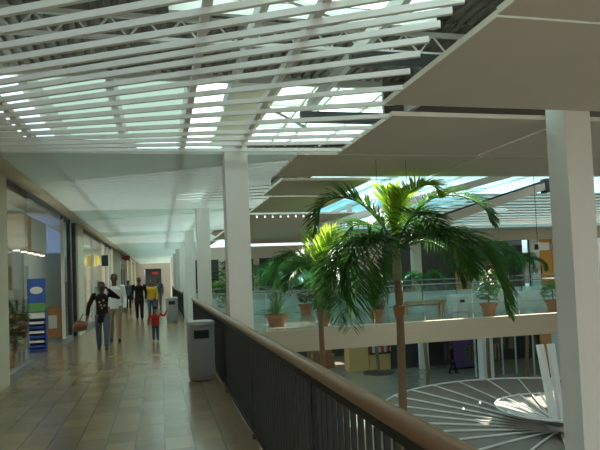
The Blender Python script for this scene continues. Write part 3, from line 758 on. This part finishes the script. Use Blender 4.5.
# kiosk
t = thing('kiosk', 'pale wooden kiosk counter with goods on top on the ground floor', 'kiosk', (10.9, 33.5, G))
MB().box(0, 1.25, 0, .9, 0, 1.55).build('tall_counter', 'pine', t); MB().box(1.3, 2.75, -.15, .8, 0, .95).build('low_counter', 'pine', t)
MB().box(1.26, 2.8, -.2, .85, .95, 1.02).build('counter_top', 'black', t); MB().box(2.8, 3.6, 0, .9, 0, 1.15).build('end_counter', 'pine', t)
MB().box(2.66, 2.72, -.17, -.14, 0, .95).build('dark_post', 'black', t)
for q in range(7): MB().box(1.4+.19*q, 1.52+.19*q, .1, .25, 1.02, 1.3+.12*(q % 3)).build('packet', 'paper' if q % 2 else 'red', t)
t = thing('market_stall', 'dark brown stall left of the wooden kiosk on the ground floor', 'stall', (8.9, 35.2, G))
MB().box(0, 1.6, 0, .6, 0, .9).build('counter', 'brown', t); MB().box(0, 1.6, .5, .6, .9, 1.9).build('back_board', 'brown', t)

# ------------------------------------------------------------------ ribbed canopy sculpture with two masts
HX, HY, HZ = 9.17, 12.2, -2.45
t = thing('ribbed_canopy', 'large round ribbed canopy with white spokes below the balcony', 'canopy', (HX, HY, HZ))
def dish(r0, r1, z0, z1, n=48, a0=0, a1=360):
    vs = []; m = 6
    for i in range(m+1):
        f = i/m; r_ = r0+(r1-r0)*f; z = z0+(z1-z0)*f**.8
        for j in range(n+1):
            a = R(a0+(a1-a0)*j/n); vs.append((r_*math.cos(a), r_*math.sin(a), z))
    return MB().add(vs, [(i*(n+1)+j, i*(n+1)+j+1, (i+1)*(n+1)+j+1, (i+1)*(n+1)+j) for i in range(m) for j in range(n)])
def ribs(parent, n, r0, r1, z0, z1, w, off=.035):
    me = None
    for k in range(n):
        if me is None:
            pts = [(r0+(r1-r0)*i/6, 0, z0+(z1-z0)*(i/6)**.8+off) for i in range(7)]
            o = MB().tube(pts, w, 6).build('rib', 'white', parent); me = o
        else: o = me.copy(); COL.objects.link(o)
        o.rotation_euler = (0, 0, 2*math.pi*k/n+.07)
o = dish(.2, 4.3, .05, .50).build('cloth', 'fabric', t, smooth=True)
ribs(t, 28, .15, 4.3, .05, .50, .022)
MB().tube([(4.3*math.cos(R(a)), 4.3*math.sin(R(a)), .53) for a in range(0, 361, 6)], .025, 6, cap=False).build('rim', 'white', t)
MB().lathe([(.26, -.1), (.3, 0), (.3, .22), (.16, .3)], 20).build('hub', 'white', t, smooth=True)
MB().tube([(0, 0, G-HZ), (0, 0, -.08)], .12, 14).build('pole', 'white', t)
o = dish(.2, 1.45, .18, .62, a0=90, a1=285).build('inner_cloth', 'innerfab', t, smooth=True)
ribs(t, 16, .15, 1.45, .2, .64, .022)
MB().tube([(1.45*math.cos(R(a)), 1.45*math.sin(R(a)), .65) for a in range(0, 361, 8)], .02, 6, cap=False).build('inner_rim', 'white', t)
for x0, x1 in ((-.14, -.24), (.07, .06)):
    MB().beam((x0, 0, .2), (x1, .25, 2.1), .14, .14, (0,1,0)).build('mast', 'white', t, bevel=.01)
for k in range(3):
    a = R(105+k*22); r_ = 1.7+.25*(k % 3)
    MB().ell((r_*math.cos(a), r_*math.sin(a), .52), (.03, .03, .03), 10, 6).build('lamp', 'lampw', t, smooth=True)

# hanging bar sign on wires, right
t = thing('hanging_bar', 'grey bar hanging on thin wires left of the large right column', 'hanging sign', (6.93, 9.6, 1.88))
MB().box(0, .95, -.05, .05, 0, .10).build('bar', 'bin', t); MB().box(0, .22, -.08, .08, -.02, .13).build('end_clamp', 'steel', t)
MB().tube([(.03, 0, .1), (.03, 0, 1.40)], .006, 6).build('wire', 'darksteel', t); MB().tube([(.9, 0, .1), (.9, 0, 1.40)], .006, 6).build('wire', 'darksteel', t)
for k, (x, y, lab) in enumerate(((3.27, 8.3, 'thin wire hanging from the ceiling panel left of the bright upright frond'), (3.76, 8.3, 'thin wire hanging from the ceiling panel behind the bright upright frond'))):
    o = MB().tube([(0,0,0), (0,0,-.45)], .004, 6).build('hanging_wire', 'darksteel', loc=(x, y, ZS)); tag(o, lab, 'wire', None)

# ------------------------------------------------------------------ people
def remesh(mb, name, m, parent, vox=.012, it=4):
    o = mb.build('tmp', m); md = o.modifiers.new('r', 'REMESH'); md.mode = 'VOXEL'; md.voxel_size = vox; md.use_smooth_shade = True
    s = o.modifiers.new('s', 'SMOOTH'); s.iterations = it; s.factor = .5
    dg = bpy.context.evaluated_depsgraph_get(); me = bpy.data.meshes.new_from_object(o.evaluated_get(dg))
    bpy.data.objects.remove(o); me.name = name
    if not me.materials: me.materials.append(M[m])
    for p in me.polygons: p.use_smooth = True
    r = bpy.data.objects.new(name, me); COL.objects.link(r); r.parent = parent; return r
def person(loc, rz, H, label, top, legs, skin, hair='short', stride=.16, arms=None, wide=1.0, long_top=False, topcol=None, vox=.012, shoes='shoe', child=False, female=False):
    """figure faces -Y before rotation; joints are fractions of the height H"""
    t = thing('person', label, 'person', loc, rz)
    hh = H/(5.6 if child else 7.5)                      # head height
    hipz, kneez, ankz = H*(.46 if child else .50), H*.27, H*.045
    shz = H-hh*1.42; shw = H*.112*wide; hipw = H*.055
    V = Vector
    def leg(s, fwd):
        hip = V((s*hipw, 0, hipz)); foot = V((s*hipw*1.05, -fwd, ankz)); 
        kn = hip.lerp(foot, .5)+V((0, -.035*H/1.7-max(0, -fwd)*.12, 0)); return hip, kn, foot
    Lg = {1: leg(1, stride), -1: leg(-1, -stride)}
    arms = arms or {1: [(.06, .02, -.17), (.05, -.06, -.33)], -1: [(.06, .03, -.17), (.05, -.02, -.34)]}
    A = {}
    for s in (1, -1):
        sh = V((s*shw, 0, shz)); e = sh+V((s*arms[s][0][0], arms[s][0][1], arms[s][0][2]))*H/1.0*1.0
        e = sh+V((s*arms[s][0][0]*H*.5, arms[s][0][1]*H, arms[s][0][2]*H)); w_ = sh+V((s*arms[s][1][0]*H*.5, arms[s][1][1]*H, arms[s][1][2]*H)); A[s] = (sh, e, w_)
    k = H/1.7
    # body
    b = MB(); hc = V((0, -.012*k, H-hh*.5))
    b.ell(hc, (hh*.35, hh*.43, hh*.5), 18, 14)
    b.ell(hc+V((0, -.06*hh, -.24*hh)), (hh*.25, hh*.32, hh*.27), 14, 9)
    b.ell(hc+V((0, -hh*.43, -hh*.06)), (hh*.055, hh*.09, hh*.12), 8, 6)             # nose
    b.ell(hc+V((0, -hh*.37, -hh*.25)), (hh*.12, hh*.05, hh*.035), 8, 6)             # lips
    for s in (1, -1): b.ell(hc+V((s*hh*.36, 0, -hh*.04)), (hh*.05, hh*.08, hh*.13), 8, 6)
    b.tube([(0, 0, shz-.04*k), (0, -.01*k, H-hh*.75)], [.062*k, .055*k], 12)
    b.tube([(0, 0, hipz-.05*k), (0, 0, hipz+.1*k), (0, -.0, (hipz+shz)/2), (0, 0, shz-.08*k), (0, 0, shz+.01*k)], [.115*k*wide, .125*k*wide, .115*k*wide, .135*k*wide, .075*k], 14, flat=.72)
    for s in (1, -1):
        hip, kn, ft = Lg[s]; b.tube([hip, hip.lerp(kn, .5), kn, kn.lerp(ft, .4), ft], [.082*k, .072*k, .052*k, .05*k, .035*k], 12)
        b.tube([ft+V((0, .04*k, -.03*k)), ft+V((0, -.06*k, -.035*k)), ft+V((0, -.14*k, -.045*k))], [.035*k, .036*k, .025*k], 10)
        sh, e, w_ = A[s]; b.tube([sh-V((s*.03*k, 0, 0)), sh, sh.lerp(e, .5), e, e.lerp(w_, .4), w_], [.05*k, .052*k, .043*k, .036*k, .036*k, .026*k], 10)
        d = (w_-e).normalized(); sd = d.cross(V((0, 1, 0)));  sd = sd.normalized() if sd.length > .1 else V((1, 0, 0)); fn = d.cross(sd)
        b.tube([w_, w_+d*.045*k, w_+d*.085*k], [.027*k, .036*k, .036*k], 10, flat=.75)
        for q, (o_, l_) in enumerate(((-.03, .06), (-.01, .075), (.01, .07), (.03, .055))):
            p0 = w_+d*.075*k+fn*o_*k; b.tube([p0, p0+d*l_*.55*k, p0+d*l_*k+sd*.018*k], [.0105*k, .0095*k, .007*k], 7)
        p0 = w_+d*.03*k-fn*.03*k; b.tube([p0, p0+d*.03*k-fn*.028*k, p0+d*.06*k-fn*.03*k], [.012*k, .011*k, .008*k], 7)
    body = remesh(b, 'body', skin, t, vox*.75, 3)
    for s in (1, -1): MB().ell(hc+V((s*hh*.15, -hh*.385, hh*.02)), (hh*.05, hh*.035, hh*.032), 8, 6).build('eye', 'black', body, smooth=True)
    # clothing
    g = MB(); bot = hipz-(.17*k if long_top else .03*k)
    g.tube([(0, 0, bot), (0, 0, hipz+.08*k), (0, 0, (hipz+shz)/2), (0, 0, shz-.07*k), (0, 0, shz+.015*k)], [.16*k*wide, .152*k*wide, .142*k*wide, .165*k*wide, .09*k], 16, flat=.74)
    for s in (1, -1):
        sh, e, w_ = A[s]; g.tube([sh-V((s*.05*k, 0, .01*k)), sh, sh.lerp(e, .5), e, e.lerp(w_, .5), w_.lerp(e, .06)], [.06*k, .068*k, .06*k, .054*k, .05*k, .045*k], 12)
    remesh(g, 'jacket' if long_top else 'shirt', top, t, vox)
    g = MB(); g.tube([(0, 0, hipz-.1*k), (0, 0, hipz+.02*k), (0, 0, hipz+.1*k)], [.12*k*wide, .142*k*wide, .14*k*wide], 14, flat=.76)
    for s in (1, -1):
        hip, kn, ft = Lg[s]; g.tube([hip+V((0, 0, .03*k)), hip.lerp(kn, .5), kn, kn.lerp(ft, .5), ft+V((0, 0, .0))], [.092*k, .088*k, .07*k, .066*k, .062*k], 12)
    remesh(g, 'trousers', legs, t, vox)
    for s in (1, -1):
        ft = Lg[s][2]; g = MB(); z = -ankz+.03*k
        g.tube([ft+V((0, .065*k, z)), ft+V((0, 0, z+.01*k)), ft+V((0, -.1*k, z)), ft+V((0, -.175*k, z-.005*k))], [.036*k, .046*k, .045*k, .026*k], 12)
        remesh(g, 'shoe', shoes, t, vox*.9, 2)
    g = MB(); g.ell(hc+V((0, .05*hh, .13*hh)), (hh*.385, hh*.42, hh*.42), 16, 10)
    if hair == 'long': g.ell(hc+V((0, .2*hh, -.12*hh)), (hh*.40, hh*.28, hh*.5), 14, 9)
    hm = remesh(g, 'hair', 'hair', t, vox*.8, 2)
    # keep the face free of hair
    bm = bmesh.new(); bm.from_mesh(hm.data)
    bmesh.ops.delete(bm, geom=[v for v in bm.verts if v.co.y < hc.y-hh*.18 and v.co.z < hc.z+hh*.26], context='VERTS'); bm.to_mesh(hm.data); bm.free()
    t['_h'] = 0; del t['_h']
    return t, A
toC = lambda x, y: math.atan2(-x, y)*-1*-1
p1, A1 = person((-1.36, 14.6, 0), R(2), 1.60, 'woman in dark jacket and jeans walking with one hand raised to her head', 'brownj', 'denim', 'skin', 'long', .13,
           {1: [(.26, .0, -.07), (-.06, -.07, .085)], -1: [(.16, .02, -.17), (.20, -.02, -.32)]}, 1.0, True, female=True)
mb = MB()   # pale print on the jacket front
for q, (x, z) in enumerate(((-.05, 1.12), (.04, 1.16), (-.02, 1.05), (.06, 1.04), (0, .98))): mb.ell((x, -.118, z), (.028, .012, .03), 8, 6)
mb.build('chest_print', 'khaki', p1, smooth=True)
w_ = A1[-1][2]
t = thing('handbag', 'brown shoulder bag hanging from the walking woman in jeans', 'bag', (-1.36-.30, 14.34, .42))
MB().tube([(-.17, 0, .06), (-.18, 0, .16), (-.14, 0, .29)], [.15, .17, .1], 12, flat=.6).build('pouch', 'leather', t, smooth=True)
o = MB().box(-.27, .0, -.11, .11, .16, .25).build('flap', 'brown', t, bevel=.02)
MB().tube([(-.2, 0, .27), (-.1, .0, .44), (.03, 0, .40), (-.02, 0, .28), (-.08, 0, .25)], .012, 8).build('strap', 'leather', t, smooth=True)
person((-1.2, 16.3, 0), R(4), 1.80, 'man in white shirt and khaki trousers walking behind the woman', 'shirt', 'khaki', 'skin', 'short', .12, None, 1.04)
person((-1.72, 33.5, 0), R(0), 1.62, 'distant person in dark clothes farthest to the left of the group', 'greyc', 'jacket', 'skin', 'short', .1, None, .95, vox=.02)
person((-.83, 24.2, 0), R(0), 1.72, 'person in black jacket and dark trousers beside the yellow top', 'jacket', 'jacket', 'skin', 'short', .14, None, 1.1, True, vox=.016)
person((-.36, 24.6, 0), R(-5), 1.60, 'woman in bright yellow top and jeans farther along the walkway', 'yellowc', 'denim', 'skinl', 'long', .12, None, 1.0, vox=.016)
person((-.15, 15.6, 0), R(180), .93, 'small child in red jacket and jeans with one arm raised', 'redc', 'denim', 'skinl', 'short', .05,
       {1: [(.1, .02, -.15), (.12, -.04, -.29)], -1: [(.22, -.02, -.05), (.36, -.04, .08)]}, 1.25, vox=.009, shoes='shoew', child=True)
for o in list(COL.objects):
    pass
person((-.1, 33.2, 0), R(0), 1.66, 'distant person in slate clothes just right of the yellow top', 'greyc', 'denim', 'skin', 'short', .1, None, 1.0, vox=.02)
person((16.0, 30.3, G), R(60), 1.72, 'person in dark clothes walking on the ground floor past the shop', 'jacket', 'jacket', 'skin', 'short', .18, None, 1.0, vox=.02)

# ------------------------------------------------------------------ light
w = bpy.data.worlds.new('World'); SC.world = w; w.use_nodes = True
bg_ = w.node_tree.nodes['Background']; nt = w.node_tree; tc = nt.nodes.new('ShaderNodeTexCoord'); sx = nt.nodes.new('ShaderNodeSeparateXYZ'); cr = nt.nodes.new('ShaderNodeValToRGB')
nt.links.new(tc.outputs['Generated'], sx.inputs[0]); nt.links.new(sx.outputs['Z'], cr.inputs[0]); nt.links.new(cr.outputs[0], bg_.inputs['Color'])
cr.color_ramp.elements[0].position = .0; cr.color_ramp.elements[0].color = (.10, .10, .085, 1)
cr.color_ramp.elements[1].position = .04; cr.color_ramp.elements[1].color = (.72, .93, 1.0, 1)
bg_.inputs['Strength'].default_value = 1.6
sd = bpy.data.lights.new('Sun', 'SUN'); sd.energy = 13; sd.angle = R(.6); sd.color = (1, .94, .82)
so = bpy.data.objects.new('Sun', sd); COL.objects.link(so)
el = R(46); hd = Vector((.8, .6, 0)).normalized(); sdir = hd*math.cos(el)+Vector((0,0,math.sin(el)))
so.rotation_euler = sdir.to_track_quat('Z', 'Y').to_euler()
def lamp(loc, e, col=(1, .85, .65), size=.6):
    l = bpy.data.lights.new('Lamp', 'POINT'); l.energy = e; l.color = col; l.shadow_soft_size = size
    o = bpy.data.objects.new('shop_light', l); COL.objects.link(o); o.location = loc
for y in (11.7, 16): lamp((-5.6, y, 2.9), 110, (1, .95, .86))
for y in (23, 27, 31): lamp((-4.6, y, 2.9), 110, (1, .95, .85))
for y in (43, 50, 57): lamp((-4.6, y, 2.9), 30)
lamp((20.4, 33.6, 3.2), 25); lamp((18, 31.6, -1.2), 12); lamp((12.4, 36, -1.4), 60)

# ------------------------------------------------------------------ camera
cd = bpy.data.cameras.new('Camera'); cd.sensor_fit = 'HORIZONTAL'; cd.sensor_width = 36; cd.lens = 580/600*36
cd.shift_y = .0409137; cd.clip_start = .05; cd.clip_end = 300
co = bpy.data.objects.new('Camera', cd); COL.objects.link(co); SC.camera = co
yaw, pitch, roll = R(13.6605), R(2.4), R(2.3)
fw = Vector((math.sin(yaw)*math.cos(pitch), math.cos(yaw)*math.cos(pitch), math.sin(pitch)))
rt = Vector((math.cos(yaw), -math.sin(yaw), 0)); up = rt.cross(fw)
rt2 = rt*math.cos(roll)-up*math.sin(roll); up2 = up*math.cos(roll)+rt*math.sin(roll)
mtx = Matrix((rt2, up2, -fw)).transposed().to_4x4(); mtx.translation = Vector((0, 0, 1.6)); co.matrix_world = mtx

SC.view_settings.view_transform = 'Standard'; SC.view_settings.look = 'None'; SC.view_settings.gamma = 1
SC.view_settings.use_curve_mapping = False; SC.view_settings.exposure = -0.05
